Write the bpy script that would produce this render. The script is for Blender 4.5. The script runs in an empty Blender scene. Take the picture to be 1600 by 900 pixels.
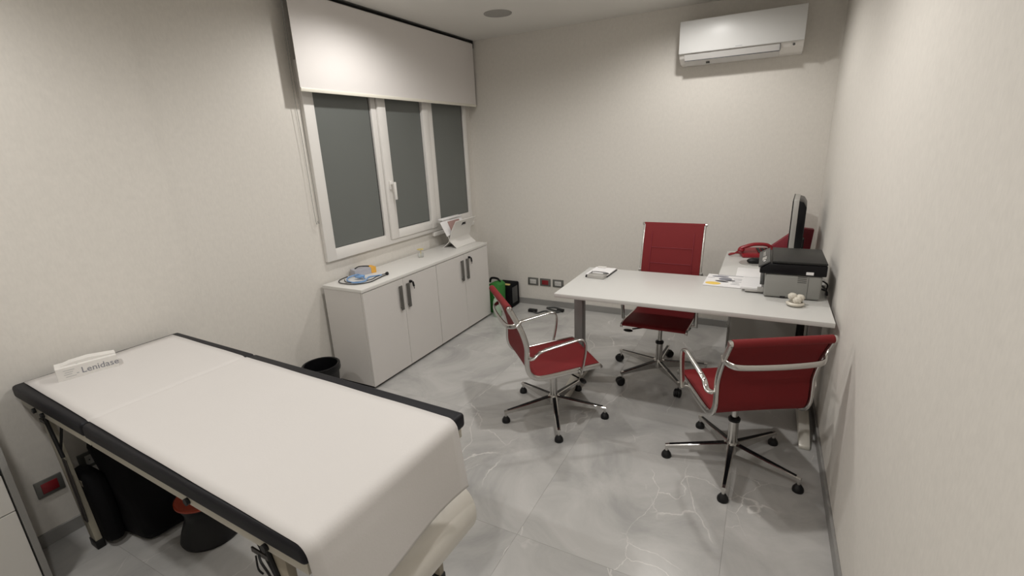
import bpy, bmesh, math, random
from mathutils import Vector, Matrix
PI = math.pi
random.seed(7)
scene = bpy.context.scene
COL = scene.collection

# ---------------------------------------------------------------- camera
YAW, PITCH, ROLL, FPX = 0.4914, 0.2899, -0.0458, 744.16
def cam_axes():
    cy, sy, cp, sp = math.cos(YAW), math.sin(YAW), math.cos(PITCH), math.sin(PITCH)
    f = Vector((-sy*cp, cy*cp, -sp)); r = Vector((cy, sy, 0)); u = r.cross(f)
    cr, sr = math.cos(ROLL), math.sin(ROLL)
    return cr*r+sr*u, -sr*r+cr*u, f
cd = bpy.data.cameras.new('camera'); cam = bpy.data.objects.new('camera', cd); COL.objects.link(cam)
r_, u_, f_ = cam_axes()
M = Matrix((r_, u_, -f_)).transposed().to_4x4(); M.translation = (2.7172, -4.341, 1.62)
cam.matrix_world = M
cd.sensor_width = 36; cd.lens = 36*FPX/1600; cd.clip_start = .02
scene.camera = cam

# ---------------------------------------------------------------- world, exposure, lamps
w = bpy.data.worlds.new('night'); scene.world = w; w.use_nodes = True
w.node_tree.nodes['Background'].inputs[0].default_value = (.02, .022, .03, 1)
w.node_tree.nodes['Background'].inputs[1].default_value = .5
scene.view_settings.view_transform = 'Standard'; scene.view_settings.look = 'None'
scene.view_settings.gamma = 1; scene.view_settings.use_curve_mapping = False
scene.view_settings.exposure = 0.62
CEIL = 2.60
DOWNLIGHTS = [(.72, -1.78, 8), (2.2, -.80, 7.8), (2.1, -2.3, 13), (.6, -4.15, 9.5), (2.2, -4.35, 8)]
WARM = (1.0, .97, .93)

# ---------------------------------------------------------------- materials
def mat(name, col, rough=.5, metal=0, noise=0, nscale=20, bump=0, bscale=200, spec=.5, coat=0, trans=0, emit=None, ior=1.5, sheen=0):
    m = bpy.data.materials.new(name); m.use_nodes = True
    nt = m.node_tree; b = nt.nodes['Principled BSDF']
    b.inputs['Base Color'].default_value = (*col, 1); b.inputs['Roughness'].default_value = rough
    b.inputs['Metallic'].default_value = metal; b.inputs['Specular IOR Level'].default_value = spec
    b.inputs['Coat Weight'].default_value = coat; b.inputs['Transmission Weight'].default_value = trans
    b.inputs['IOR'].default_value = ior; b.inputs['Sheen Weight'].default_value = sheen
    if emit: b.inputs['Emission Color'].default_value = (*emit[0], 1); b.inputs['Emission Strength'].default_value = emit[1]
    tc = nt.nodes.new('ShaderNodeTexCoord')
    if noise:
        n = nt.nodes.new('ShaderNodeTexNoise'); n.inputs['Scale'].default_value = nscale; n.inputs['Detail'].default_value = 5
        nt.links.new(tc.outputs['Object'], n.inputs['Vector'])
        r = nt.nodes.new('ShaderNodeMapRange'); r.inputs['To Min'].default_value = 1-noise; r.inputs['To Max'].default_value = 1+noise
        nt.links.new(n.outputs['Fac'], r.inputs['Value'])
        mx = nt.nodes.new('ShaderNodeVectorMath'); mx.operation = 'SCALE'; mx.inputs[0].default_value = col
        nt.links.new(r.outputs[0], mx.inputs['Scale']); nt.links.new(mx.outputs[0], b.inputs['Base Color'])
    if bump:
        n = nt.nodes.new('ShaderNodeTexNoise'); n.inputs['Scale'].default_value = bscale; n.inputs['Detail'].default_value = 3
        nt.links.new(tc.outputs['Object'], n.inputs['Vector'])
        bp = nt.nodes.new('ShaderNodeBump'); bp.inputs['Strength'].default_value = bump; bp.inputs['Distance'].default_value = .002
        nt.links.new(n.outputs['Fac'], bp.inputs['Height']); nt.links.new(bp.outputs[0], b.inputs['Normal'])
    return m

def marble_mat():
    m = mat('grey marble tile', (.3, .29, .275), rough=.2)
    nt = m.node_tree; L = nt.links.new; N = nt.nodes.new; b = nt.nodes['Principled BSDF']
    tc = N('ShaderNodeTexCoord'); oi = N('ShaderNodeObjectInfo')
    sc = N('ShaderNodeVectorMath'); sc.operation = 'MULTIPLY_ADD'; sc.inputs[1].default_value = (1, 1, 1)
    cr = N('ShaderNodeCombineXYZ'); mm = N('ShaderNodeMath'); mm.operation = 'MULTIPLY'; mm.inputs[1].default_value = 37.0
    L(oi.outputs['Random'], mm.inputs[0]); L(mm.outputs[0], cr.inputs[0]); L(mm.outputs[0], cr.inputs[1])
    L(tc.outputs['Object'], sc.inputs[0]); L(cr.outputs[0], sc.inputs[2])
    v = sc.outputs[0]
    n1 = N('ShaderNodeTexNoise'); n1.inputs['Scale'].default_value = 2.3; n1.inputs['Detail'].default_value = 9; n1.inputs['Roughness'].default_value = .62; n1.inputs['Distortion'].default_value = .9
    L(v, n1.inputs['Vector'])
    ramp = N('ShaderNodeValToRGB'); e = ramp.color_ramp.elements
    e[0].position = .32; e[0].color = (.35, .347, .34, 1); e[1].position = .7; e[1].color = (.53, .52, .505, 1)
    md = ramp.color_ramp.elements.new(.5); md.color = (.445, .438, .425, 1)
    L(n1.outputs['Fac'], ramp.inputs['Fac'])
    # veins: distorted voronoi edges kept only where a mask allows
    def veins(scale, dist, width, mlo, mhi, off):
        nd = N('ShaderNodeTexNoise'); nd.inputs['Scale'].default_value = 2.6; nd.inputs['Detail'].default_value = 6
        ad = N('ShaderNodeVectorMath'); ad.operation = 'ADD'; ad.inputs[1].default_value = (off, off*1.7, 0); L(v, ad.inputs[0])
        L(ad.outputs[0], nd.inputs['Vector'])
        dm = N('ShaderNodeVectorMath'); dm.operation = 'MULTIPLY_ADD'; dm.inputs[1].default_value = (dist,)*3
        L(nd.outputs['Color'], dm.inputs[0]); L(ad.outputs[0], dm.inputs[2])
        st = N('ShaderNodeMapping'); st.inputs['Scale'].default_value = (1, .55, 1); st.inputs['Rotation'].default_value = (0, 0, .5); L(dm.outputs[0], st.inputs['Vector'])
        vo = N('ShaderNodeTexVoronoi'); vo.feature = 'DISTANCE_TO_EDGE'; vo.inputs['Scale'].default_value = scale; L(st.outputs[0], vo.inputs['Vector'])
        a = N('ShaderNodeMapRange'); a.inputs['From Min'].default_value = 0; a.inputs['From Max'].default_value = width
        a.inputs['To Min'].default_value = 1; a.inputs['To Max'].default_value = 0; L(vo.outputs['Distance'], a.inputs['Value'])
        mk = N('ShaderNodeTexNoise'); mk.inputs['Scale'].default_value = 1.7; mk.inputs['Detail'].default_value = 4; L(ad.outputs[0], mk.inputs['Vector'])
        k = N('ShaderNodeMapRange'); k.inputs['From Min'].default_value = mlo; k.inputs['From Max'].default_value = mhi; L(mk.outputs['Fac'], k.inputs['Value'])
        q = N('ShaderNodeMath'); q.operation = 'MULTIPLY'; L(a.outputs[0], q.inputs[0]); L(k.outputs[0], q.inputs[1])
        return q.outputs[0]
    v1 = veins(1.6, .20, .0048, .52, .60, 3.1); v2 = veins(2.6, .28, .0048, .54, .62, 9.7)
    mx = N('ShaderNodeMath'); mx.operation = 'MAXIMUM'; L(v1, mx.inputs[0]); L(v2, mx.inputs[1])
    s8 = N('ShaderNodeMath'); s8.operation = 'MULTIPLY'; s8.inputs[1].default_value = .62; L(mx.outputs[0], s8.inputs[0])
    mix = N('ShaderNodeMix'); mix.data_type = 'RGBA'; L(s8.outputs[0], mix.inputs['Factor']); L(ramp.outputs[0], mix.inputs['A']); mix.inputs['B'].default_value = (.80, .78, .75, 1)
    L(mix.outputs['Result'], b.inputs['Base Color'])
    b.inputs['Roughness'].default_value = .27; b.inputs['Specular IOR Level'].default_value = .4
    return m

def wall_mat(name, col):
    m = mat(name, col, rough=.75, spec=.25)
    nt = m.node_tree; L = nt.links.new; N = nt.nodes.new; b = nt.nodes['Principled BSDF']
    tc = N('ShaderNodeTexCoord'); n = N('ShaderNodeTexNoise'); n.inputs['Scale'].default_value = 110; n.inputs['Detail'].default_value = 4
    mp = N('ShaderNodeMapping'); mp.inputs['Scale'].default_value = (1, 1, .35); L(tc.outputs['Object'], mp.inputs['Vector']); L(mp.outputs[0], n.inputs['Vector'])
    n2 = N('ShaderNodeTexNoise'); n2.inputs['Scale'].default_value = 35; n2.inputs['Detail'].default_value = 6; L(tc.outputs['Object'], n2.inputs['Vector'])
    ad = N('ShaderNodeMath'); ad.operation = 'ADD'; L(n.outputs['Fac'], ad.inputs[0]); L(n2.outputs['Fac'], ad.inputs[1])
    r = N('ShaderNodeMapRange'); r.inputs['From Min'].default_value = .6; r.inputs['From Max'].default_value = 1.4; r.inputs['To Min'].default_value = .955; r.inputs['To Max'].default_value = 1.045
    L(ad.outputs[0], r.inputs['Value'])
    s = N('ShaderNodeVectorMath'); s.operation = 'SCALE'; s.inputs[0].default_value = col; L(r.outputs[0], s.inputs['Scale']); L(s.outputs[0], b.inputs['Base Color'])
    bp = N('ShaderNodeBump'); bp.inputs['Strength'].default_value = .25; bp.inputs['Distance'].default_value = .001
    L(ad.outputs[0], bp.inputs['Height']); L(bp.outputs[0], b.inputs['Normal'])
    return m

WALL = wall_mat('woven wallpaper', (.69, .662, .615))
CEILM = mat('ceiling paint', (.74, .725, .69), rough=.6, noise=.01, nscale=3)
MARBLE = marble_mat()
GROUT = mat('grout', (.55, .54, .52), rough=.9, noise=.05)
SKIRT = mat('grey skirting', (.27, .265, .255), rough=.4, noise=.05, nscale=6)
WHITE = mat('white laminate', (.70, .685, .655), rough=.38, noise=.01, bump=.05, bscale=300)
DOORM = mat('cabinet door laminate', (.66, .635, .61), rough=.42, noise=.01, bump=.05, bscale=300)
DESKM = mat('desk laminate', (.60, .595, .575), rough=.36, noise=.01)
PVC = mat('white pvc', (.76, .74, .71), rough=.35, noise=.01)
GASKET = mat('black rubber gasket', (.012, .012, .012), rough=.6, noise=.05)
GLASS = mat('frosted dark glass', (.135, .145, .137), rough=.42, noise=.02, nscale=2, spec=.5)
BLIND = mat('blind fabric', (.74, .71, .69), rough=.7, noise=.01, bump=.1, bscale=500)
BLINDE = mat('blind hem bar', (.78, .75, .66), rough=.4, noise=.01)
DARK = mat('black plastic', (.009, .009, .010), spec=.3, rough=.45, noise=.05)
GLOSSB = mat('glossy black', (.006, .006, .007), spec=.2, rough=.3, noise=.05)
GREYB = mat('dark grey plastic', (.055, .056, .055), rough=.4, noise=.04)
CHROME = mat('polished aluminium', (.60, .59, .57), rough=.22, metal=1, noise=.02)
ALU = mat('satin aluminium', (.26, .25, .245), rough=.45, metal=.35, noise=.03, nscale=8)
HANDLE = mat('brushed dark steel', (.17, .165, .155), rough=.42, metal=.7, noise=.04)
FOOTM = mat('cast aluminium foot', (.62, .60, .54), rough=.3, metal=.3, noise=.02)
RED = mat('red mesh fabric', (.17, .010, .012), rough=.65, spec=.3, noise=.06, nscale=60, bump=.4, bscale=900, sheen=0)
REDP = mat('red plastic', (.27, .012, .02), rough=.3, noise=.04)
REDF = mat('red card', (.22, .012, .025), rough=.55, noise=.04)
REDS = mat('red socket plastic', (.22, .012, .018), rough=.4, noise=.04)
BLACKV = mat('black vinyl', (.006, .006, .009), spec=.25, rough=.5, noise=.08, bump=.25, bscale=350)
CREAM = mat('cream painted rail', (.52, .49, .42), rough=.4, noise=.03)
CREAMV = mat('cream upholstery', (.68, .65, .59), rough=.38, noise=.02)
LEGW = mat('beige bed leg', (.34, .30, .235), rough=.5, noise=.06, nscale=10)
PAPER = mat('couch roll paper', (.62, .597, .578), rough=.72, noise=.015, nscale=5, bump=.12, bscale=150)
SHEET = mat('white sheet', (.78, .77, .77), rough=.7, noise=.02)
PRINTG = mat('printer grey plastic', (.26, .26, .245), rough=.5, noise=.02, bump=.08, bscale=600)
CARDW = mat('white carton', (.72, .70, .67), rough=.5, noise=.02)
INK = mat('grey ink', (.22, .225, .26), rough=.6, noise=.03)
INKL = mat('light grey ink', (.45, .46, .46), rough=.6, noise=.03)
INKD = mat('dark ink', (.05, .05, .055), rough=.6, noise=.03)
ORANGE = mat('orange print', (.75, .40, .06), rough=.5, noise=.06, nscale=30)
YELLOW = mat('yellow print', (.80, .55, .10), rough=.5, noise=.08, nscale=20)
BLUE = mat('blue tubing', (.17, .33, .60), rough=.4, noise=.05)
GREENF = mat('green fabric', (.03, .19, .03), rough=.6, noise=.12, nscale=25)
PALEG = mat('pale green plastic', (.36, .48, .36), rough=.4, noise=.1, nscale=20)
ORSEAT = mat('orange red seat', (.30, .045, .02), rough=.4, noise=.05)
BLACKC = mat('black cloth', (.005, .005, .006), spec=.15, rough=.9, noise=.2, nscale=15, bump=.5, bscale=40)
SOCKF = mat('grey socket plate', (.15, .15, .14), rough=.35, metal=.3, noise=.03)
SOCKW = mat('socket insert', (.55, .54, .52), rough=.4, noise=.02)
CLEAR = mat('clear glass', (.92, .94, .93), rough=.05, trans=.85, noise=.01)
AMBER = mat('pale yellow petal', (.62, .50, .18), rough=.5, noise=.06)
CERAM = mat('ivory ceramic', (.62, .58, .50), rough=.4, noise=.05, nscale=40)
GRILLE = mat('grey grille', (.33, .32, .30), rough=.7, noise=.03)
LAMP = mat('lit lamp lens', (.9, .88, .84), rough=.5, noise=.01, emit=(WARM, 12.0))
SCREEN = mat('monitor screen', (.02, .02, .022), rough=.15, noise=.02)
SILVER = mat('silver plastic', (.42, .41, .39), rough=.35, metal=.3, noise=.02)
PINK = mat('dusty pink paper', (.35, .22, .20), rough=.6, noise=.05)

# ---------------------------------------------------------------- mesh helpers
def BM(): return bmesh.new()
def box(bm, a, b, bev=0, seg=2, M=None):
    x0, y0, z0 = a; x1, y1, z1 = b
    vs = [bm.verts.new((x, y, z)) for x in (x0, x1) for y in (y0, y1) for z in (z0, z1)]
    fs = [bm.faces.new([vs[i] for i in f]) for f in ((0,1,3,2),(4,6,7,5),(0,4,5,1),(2,3,7,6),(0,2,6,4),(1,5,7,3))]
    geom = vs
    if bev:
        es = list({e for f in fs for e in f.edges})
        r = bmesh.ops.bevel(bm, geom=es, offset=bev, segments=seg, affect='EDGES', profile=.5)
        geom = [v for v in set(vs)|set(r['verts']) if v.is_valid]
    if M is not None:
        for v in geom: v.co = M @ v.co
    return geom
def prism(bm, pts, a, b, axis='y', bev=0):
    """extrude polygon pts (2D) along axis from a to b."""
    def P(p, t):
        return {'y': (p[0], t, p[1]), 'x': (t, p[0], p[1]), 'z': (p[0], p[1], t)}[axis]
    v0 = [bm.verts.new(P(p, a)) for p in pts]; v1 = [bm.verts.new(P(p, b)) for p in pts]
    n = len(pts); fs = [bm.faces.new(v0), bm.faces.new(v1[::-1])]
    for i in range(n): fs.append(bm.faces.new((v0[i], v0[(i+1)%n], v1[(i+1)%n], v1[i])))
    if bev:
        es = list({e for f in fs for e in f.edges})
        bmesh.ops.bevel(bm, geom=es, offset=bev, segments=2, affect='EDGES', profile=.5)
def lathe(bm, prof, seg=24, c=(0,0,0), M=None, sx=1, sy=1):
    rings = []; allv = []
    for r, z in prof:
        if r < 1e-6:
            v = bm.verts.new((c[0], c[1], c[2]+z)); rings.append([v]); allv.append(v)
        else:
            ring = [bm.verts.new((c[0]+r*sx*math.cos(2*PI*i/seg), c[1]+r*sy*math.sin(2*PI*i/seg), c[2]+z)) for i in range(seg)]
            rings.append(ring); allv += ring
    for A, B in zip(rings, rings[1:]):
        for i in range(seg):
            j = (i+1) % seg
            if len(A) == 1 and len(B) == 1: continue
            if len(A) == 1: bm.faces.new((A[0], B[i], B[j]))
            elif len(B) == 1: bm.faces.new((A[i], A[j], B[0]))
            else: bm.faces.new((A[i], A[j], B[j], B[i]))
    if M is not None:
        for v in allv: v.co = M @ v.co
    return allv
def cyl(bm, p, q, r, seg=16, r2=None):
    p, q = Vector(p), Vector(q); d = q-p; L = d.length
    R = d.to_track_quat('Z', 'Y').to_matrix().to_4x4(); R.translation = p
    r2 = r if r2 is None else r2
    lathe(bm, [(0,0),(r,0),(r2,L),(0,L)], seg, M=R)
def smooth(pts, n=6, closed=False):
    P = [Vector(p) for p in pts]; out = []
    N = len(P)
    rng = range(N) if closed else range(N-1)
    for i in rng:
        if closed: p0, p1, p2, p3 = P[i-1], P[i], P[(i+1)%N], P[(i+2)%N]
        else: p0, p1, p2, p3 = P[max(i-1,0)], P[i], P[i+1], P[min(i+2,N-1)]
        for k in range(n):
            t = k/n
            out.append(.5*((2*p1)+(-p0+p2)*t+(2*p0-5*p1+4*p2-p3)*t*t+(-p0+3*p1-3*p2+p3)*t**3))
    if not closed: out.append(P[-1])
    return out
def sweep(bm, path, a, b=None, seg=10, ref=None, closed=False, sq=1.0, taper=None):
    """tube with an elliptical section: half size a along ref-ish side, b along the other."""
    b = a if b is None else b
    P = [Vector(p) for p in path]; N = len(P); rings = []
    side = None
    for i in range(N):
        t = (P[(i+1)%N]-P[i-1]) if closed else (P[min(i+1,N-1)]-P[max(i-1,0)])
        t.normalize()
        if ref is not None:
            s = Vector(ref); s = (s-t*s.dot(t)).normalized()
        else:
            if side is None: side = Vector((0,0,1)) if abs(t.z) < .9 else Vector((1,0,0))
            s = (side-t*side.dot(t)).normalized(); side = s
        n = t.cross(s); k = taper(i/(N-1)) if taper else 1
        ring = []
        for j in range(seg):
            an = 2*PI*(j+.5)/seg; c, d = math.cos(an), math.sin(an)
            c = math.copysign(abs(c)**sq, c); d = math.copysign(abs(d)**sq, d)
            ring.append(bm.verts.new(P[i]+s*a*c*k+n*b*d*k))
        rings.append(ring)
    pairs = list(zip(rings, rings[1:])) + ([(rings[-1], rings[0])] if closed else [])
    for A, B in pairs:
        for j in range(seg): bm.faces.new((A[j], A[(j+1)%seg], B[(j+1)%seg], B[j]))
    if not closed: bm.faces.new(rings[0][::-1]); bm.faces.new(rings[-1])
def ribbon(bm, path, half, thick, ref, crown=0, ny=8, off=0):
    """sheet swept along path, extended +-half along ref, with thickness along the normal."""
    P = [Vector(p) for p in path]; ref = Vector(ref); top = []; bot = []
    N = len(P)
    for i in range(N):
        t = (P[min(i+1,N-1)]-P[max(i-1,0)]).normalized(); n = ref.cross(t).normalized()
        rt, rb = [], []
        for j in range(ny+1):
            s = 2*j/ny-1; cw = crown*(1-s*s)
            base = P[i]+ref*half*s+n*(off-cw)
            rt.append(bm.verts.new(base+n*thick/2)); rb.append(bm.verts.new(base-n*thick/2))
        top.append(rt); bot.append(rb)
    for i in range(N-1):
        for j in range(ny):
            bm.faces.new((top[i][j], top[i][j+1], top[i+1][j+1], top[i+1][j]))
            bm.faces.new((bot[i][j], bot[i+1][j], bot[i+1][j+1], bot[i][j+1]))
        for j in (0, ny): bm.faces.new((top[i][j], top[i+1][j], bot[i+1][j], bot[i][j]))
    for i in (0, N-1):
        for j in range(ny): bm.faces.new((top[i][j], top[i][j+1], bot[i][j+1], bot[i][j]))
def blob(bm, c, r, sub=2, f=None, M=None):
    g = bmesh.ops.create_icosphere(bm, subdivisions=sub, radius=1)['verts']
    for v in g:
        d = v.co.copy(); k = f(d) if f else 1
        v.co = Vector((c[0]+d.x*r[0]*k, c[1]+d.y*r[1]*k, c[2]+d.z*r[2]*k))
        if M is not None: v.co = M @ v.co
def obj(name, bm, m, parent=None, loc=None, rotz=0, ang=32):
    bmesh.ops.recalc_face_normals(bm, faces=bm.faces)
    for f in bm.faces: f.smooth = True
    for e in bm.edges:
        if len(e.link_faces) == 2 and e.calc_face_angle(0) > math.radians(ang): e.smooth = False
    me = bpy.data.meshes.new(name); bm.to_mesh(me); bm.free(); me.materials.append(m)
    o = bpy.data.objects.new(name, me); COL.objects.link(o)
    if parent: o.parent = parent
    if loc: o.location = loc
    o.rotation_euler.z = rotz
    return o
def tag(o, label, cat, group=None):
    o['label'] = label; o['category'] = cat
    if group: o['group'] = group
    return o
def thing(name, label, cat, loc=(0,0,0), rotz=0, group=None):
    o = bpy.data.objects.new(name, None); COL.objects.link(o); o.empty_display_size = .1
    o.location = loc; o.rotation_euler.z = rotz
    return tag(o, label, cat, group)
def struct(name, bm, m, parent=None):
    o = obj(name, bm, m, parent)
    if parent is None: o['kind'] = 'structure'
    return o
def bx(name, a, b, m, parent=None, bev=0, M=None):
    bm = BM(); box(bm, a, b, bev, M=M); return obj(name, bm, m, parent)
def text(name, s, size, m, parent, M, extrude=.0003):
    cu = bpy.data.curves.new('lettering_curve', 'FONT'); cu.body = s; cu.size = size; cu.extrude = extrude; cu.resolution_u = 3
    t = bpy.data.objects.new('lettering_tmp', cu); COL.objects.link(t)
    dg = bpy.context.evaluated_depsgraph_get(); me = bpy.data.meshes.new_from_object(t.evaluated_get(dg))
    bpy.data.objects.remove(t); bpy.data.curves.remove(cu)
    me.transform(M); me.materials.clear(); me.materials.append(m); me.name = name
    o = bpy.data.objects.new(name, me); COL.objects.link(o); o.parent = parent
    return o

# ================================================================= SETTING
XR, YF = 3.10, -5.4
def quadbox(name, a, b, m): bm = BM(); box(bm, a, b); return struct(name, bm, m)
fl = quadbox('floor', (-.1, YF-.1, -.08), (XR+.1, .1, -.012), GROUT)
T = .80
ys = [-.0]; 
tile_cache = {}
x_edges = [0.0]; x = .30
while x < XR: x_edges.append(x); x += T
x_edges.append(XR)
y_edges = [YF]; y = -3.672-2*T
while y < 0:
    if y > YF: y_edges.append(y)
    y += T
y_edges.append(0)
for i in range(len(x_edges)-1):
    for j in range(len(y_edges)-1):
        a, b = x_edges[i], x_edges[i+1]; c, d = y_edges[j], y_edges[j+1]
        if b-a < .02 or d-c < .02: continue
        key = (round(b-a, 3), round(d-c, 3))
        if key not in tile_cache:
            bm = BM(); g = .00025; box(bm, (g, g, -.0125), (b-a-g, d-c-g, 0), .0003, 1)
            o = obj('tile', bm, MARBLE, fl); tile_cache[key] = o.data
        else:
            o = bpy.data.objects.new('tile', tile_cache[key]); COL.objects.link(o); o.parent = fl
        o.location = (a, c, 0)
quadbox('ceiling', (-.1, YF-.1, CEIL), (XR+.1, .1, CEIL+.1), CEILM)
quadbox('wall_back', (-.1, 0, -.012), (XR+.1, .1, CEIL), WALL)
quadbox('wall_right', (XR, YF, -.012), (XR+.1, 0, CEIL), WALL)
quadbox('wall_front', (-.1, YF-.1, -.012), (XR+.1, YF, CEIL), WALL)
# left wall with a very shallow rounded step near the couch
bm = BM()
pts = [(-.1, YF), (.018, YF), (.018, -3.02), (.021, -2.985), (.017, -2.95), (.004, -2.91), (0, -2.885), (0, 0), (-.1, 0)]
prism(bm, pts, -.012, CEIL, 'z'); struct('wall_left', bm, WALL)
def skirt(name, a, b): bm = BM(); box(bm, a, b, .0015, 1); struct(name, bm, SKIRT)
SH = .062
skirt('baseboard_back', (0, -.012, 0), (XR-.0125, 0, SH))
skirt('baseboard_right', (XR-.012, YF, 0), (XR, 0, SH))
skirt('baseboard_left', (0, -2.9, 0), (.012, -.0125, SH))
skirt('baseboard_left_front', (.018, -3.84, 0), (.030, -2.905, SH))

# window -----------------------------------------------------------------
wy0, wy1, wz0, wz1 = -2.047, -.118, .888, 2.20
win = BM()
F = .075
def frame(bm, y0, y1, z0, z1, f, x0, x1, bev=.004, fr=None, fb=None, ft=None, f2=None):
    fr = f if fr is None else fr; fb = f if fb is None else fb; ft = f if ft is None else ft
    box(bm, (x0, y0, z0), (x1, y0+f, z1), bev); box(bm, (x0, y1-fr, z0), (x1, y1, z1), bev)
    box(bm, (x0, y0+f-.001, z0), (x1-.0005, y1-fr+.001, z0+fb), bev); box(bm, (x0, y0+f-.001, z1-ft), (x1-.0005, y1-fr+.001, z1), bev)
wroot = bpy.data.objects.new('window_1', None); COL.objects.link(wroot); wroot['kind'] = 'structure'
bm = BM(); Z1 = wz1
for (p, q) in ((wy0, -1.962), (-1.436, -1.384), (-.746, -.672), (-.172, wy1)): box(bm, (0, p, wz0), (.030, q, Z1), .003)
for (p, q, zb) in ((-1.963, -1.435, .970), (-1.385, -.745, .924), (-.673, -.171, .985)): box(bm, (0, p, wz0), (.0298, q, zb), .002); box(bm, (0, p, Z1-.07), (.0298, q, Z1), .002)
obj('window_frame', bm, PVC, wroot)
so = BM(); frame(so, -1.381, -.747, wz0+.038, wz1-.05, .090, .004, .046, fb=.070, fr=.083); obj('sash', so, PVC, wroot)
for (a, b, z0, xx) in ((-1.962, -1.441, .968, .012), (-1.292, -.828, .996, .012), (-.672, -.178, .983, .012)):
    bm = BM(); box(bm, (.002, a, z0), (xx+.004, b, wz1-.07)); obj('gasket', bm, GASKET, wroot)
    g = .006; bm = BM(); box(bm, (.003, a+g, z0+g), (xx+.006, b-g*1.6, wz1-.078)); obj('pane', bm, GLASS, wroot)
bm = BM()
box(bm, (.046, -1.352, 1.325), (.060, -1.322, 1.395), .004)
cyl(bm, (.06, -1.337, 1.37), (.095, -1.337, 1.37), .011)
box(bm, (.086, -1.349, 1.245), (.1, -1.323, 1.385), .006)
obj('window_handle', bm, PVC, wroot)
bm = BM(); box(bm, (0, -.80, .845), (.035, -.10, .884), .004); struct('trim_1', bm, PVC)

# ceiling fittings ---------------------------------------------------------
for i, (lx, ly, p) in enumerate(DOWNLIGHTS):
    t = thing('ceiling_downlight', ['recessed ceiling downlight above the window cabinet', 'recessed ceiling downlight near the air conditioner',
        'recessed ceiling downlight over the middle of the floor', 'recessed ceiling downlight over the left foreground beyond the couch',
        'recessed ceiling downlight over the right foreground'][i], 'downlight', (lx, ly, CEIL), group='recessed ceiling downlights')
    bm = BM(); lathe(bm, [(.036, -.001), (.037, -.006), (.050, -.005), (.052, 0)], 32); obj('trim_ring', bm, PVC, t)
    bm = BM(); lathe(bm, [(0, -.0015), (.036, -.0015), (.036, 0)], 32); obj('lens', bm, LAMP, t)
    ld = bpy.data.lights.new('downlight_beam', 'SPOT'); ld.energy = p*3.1; ld.color = WARM; ld.spot_size = math.radians(166); ld.spot_blend = .6; ld.shadow_soft_size = .04
    lo = bpy.data.objects.new('downlight_beam', ld); COL.objects.link(lo); lo.location = (0, 0, -.02); lo.parent = t
t = thing('ceiling_speaker', 'round grey flush grille in the ceiling beside the blind', 'speaker', (.765, -.72, CEIL))
bm = BM(); lathe(bm, [(0, -.004), (.098, -.004)], 40); obj('grille', bm, GRILLE, t)
bm = BM(); lathe(bm, [(.098, -.0035), (.1, -.006), (.108, -.004), (.109, 0)], 40); obj('rim', bm, GRILLE, t)

# roller blind --------------------------------------------------------------
t = thing('roller_blind', 'off-white roller blind lowered over the top of the window', 'blind', (.1, -1.07, 2.58))
bm = BM(); box(bm, (-.0012, -1.04, -.555), (.0012, 1.04, -.012)); obj('blind_fabric', bm, BLIND, t)
bm = BM(); box(bm, (-.006, -1.04, -.578), (.007, 1.04, -.555), .004); obj('hem_bar', bm, BLINDE, t)
bm = BM(); cyl(bm, (-.022, -1.035, -.022), (-.022, 1.035, -.022), .021, 24); obj('roller', bm, BLIND, t)
for s in (-1, 1):
    bm = BM(); box(bm, (-.05, s*1.046-.004, -.05), (.004, s*1.046+.004, .018), .002); obj('bracket', bm, GREYB, t)
bm = BM(); box(bm, (-.098, -1.05, .012), (.0, 1.05, .019)); obj('mounting_rail', bm, GREYB, t)
bm = BM()
pth = smooth([(-.03, -1.045, -.02), (-.066, -1.02, -.45), (-.07, -1.003, -.9), (-.07, -1.0, -1.37), (-.07, -1.012, -1.395), (-.07, -1.028, -1.37), (-.07, -1.03, -.9), (-.06, -1.045, -.45), (-.022, -1.055, -.02)], 8)
sweep(bm, pth, .0016, seg=6); obj('chain', bm, SKIRT, t)

# air conditioner -------------------------------------------------------------
t = thing('air_conditioner', 'white wall-mounted split air conditioner high on the back wall', 'air conditioner', (2.447, 0, 2.16))
X = .412
bm = BM(); prism(bm, [(0, .0), (-.10, .008), (-.165, .035), (-.19, .065), (-.192, .285), (-.17, .296), (0, .298)], -X, X, 'x', .006)
body = obj('body', bm, PVC, t)
bm = BM(); box(bm, (-X-.001, -.205, .068), (X+.001, -.19, .292), .006)
for v in bm.verts:
    if v.co.z < .18: v.co.y -= .004
panel = obj('front_panel', bm, mat('glossy white panel', (.60, .60, .59), rough=.38, noise=.01), t)
bm = BM(); prism(bm, [(-.085, .002), (-.165, .028), (-.1905, .062), (-.194, .062), (-.170, .022), (-.087, -.004)], -X+.04, X-.145, 'x'); obj('louvre', bm, mat('white louvre', (.60, .59, .575), rough=.4, noise=.01), t)
bm = BM(); box(bm, (-X+.04, -.172, .0185), (X-.145, -.166, .0235)); box(bm, (X-.145, -.193, .024), (X-.141, -.16, .066)); obj('louvre_gap', bm, GREYB, t)
bm = BM(); box(bm, (-.02, -.2105, .078), (.025, -.2088, .084)); obj('badge', bm, INKL, t)
bm = BM(); cyl(bm, (X-.06, -.185, .05), (X-.06, -.196, .048), .008); obj('indicator', bm, GREYB, t)
bm = BM(); box(bm, (-X+.19, -.13, -.002), (-X+.215, -.10, .016)); obj('vane_tab', bm, GREYB, t)

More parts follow.
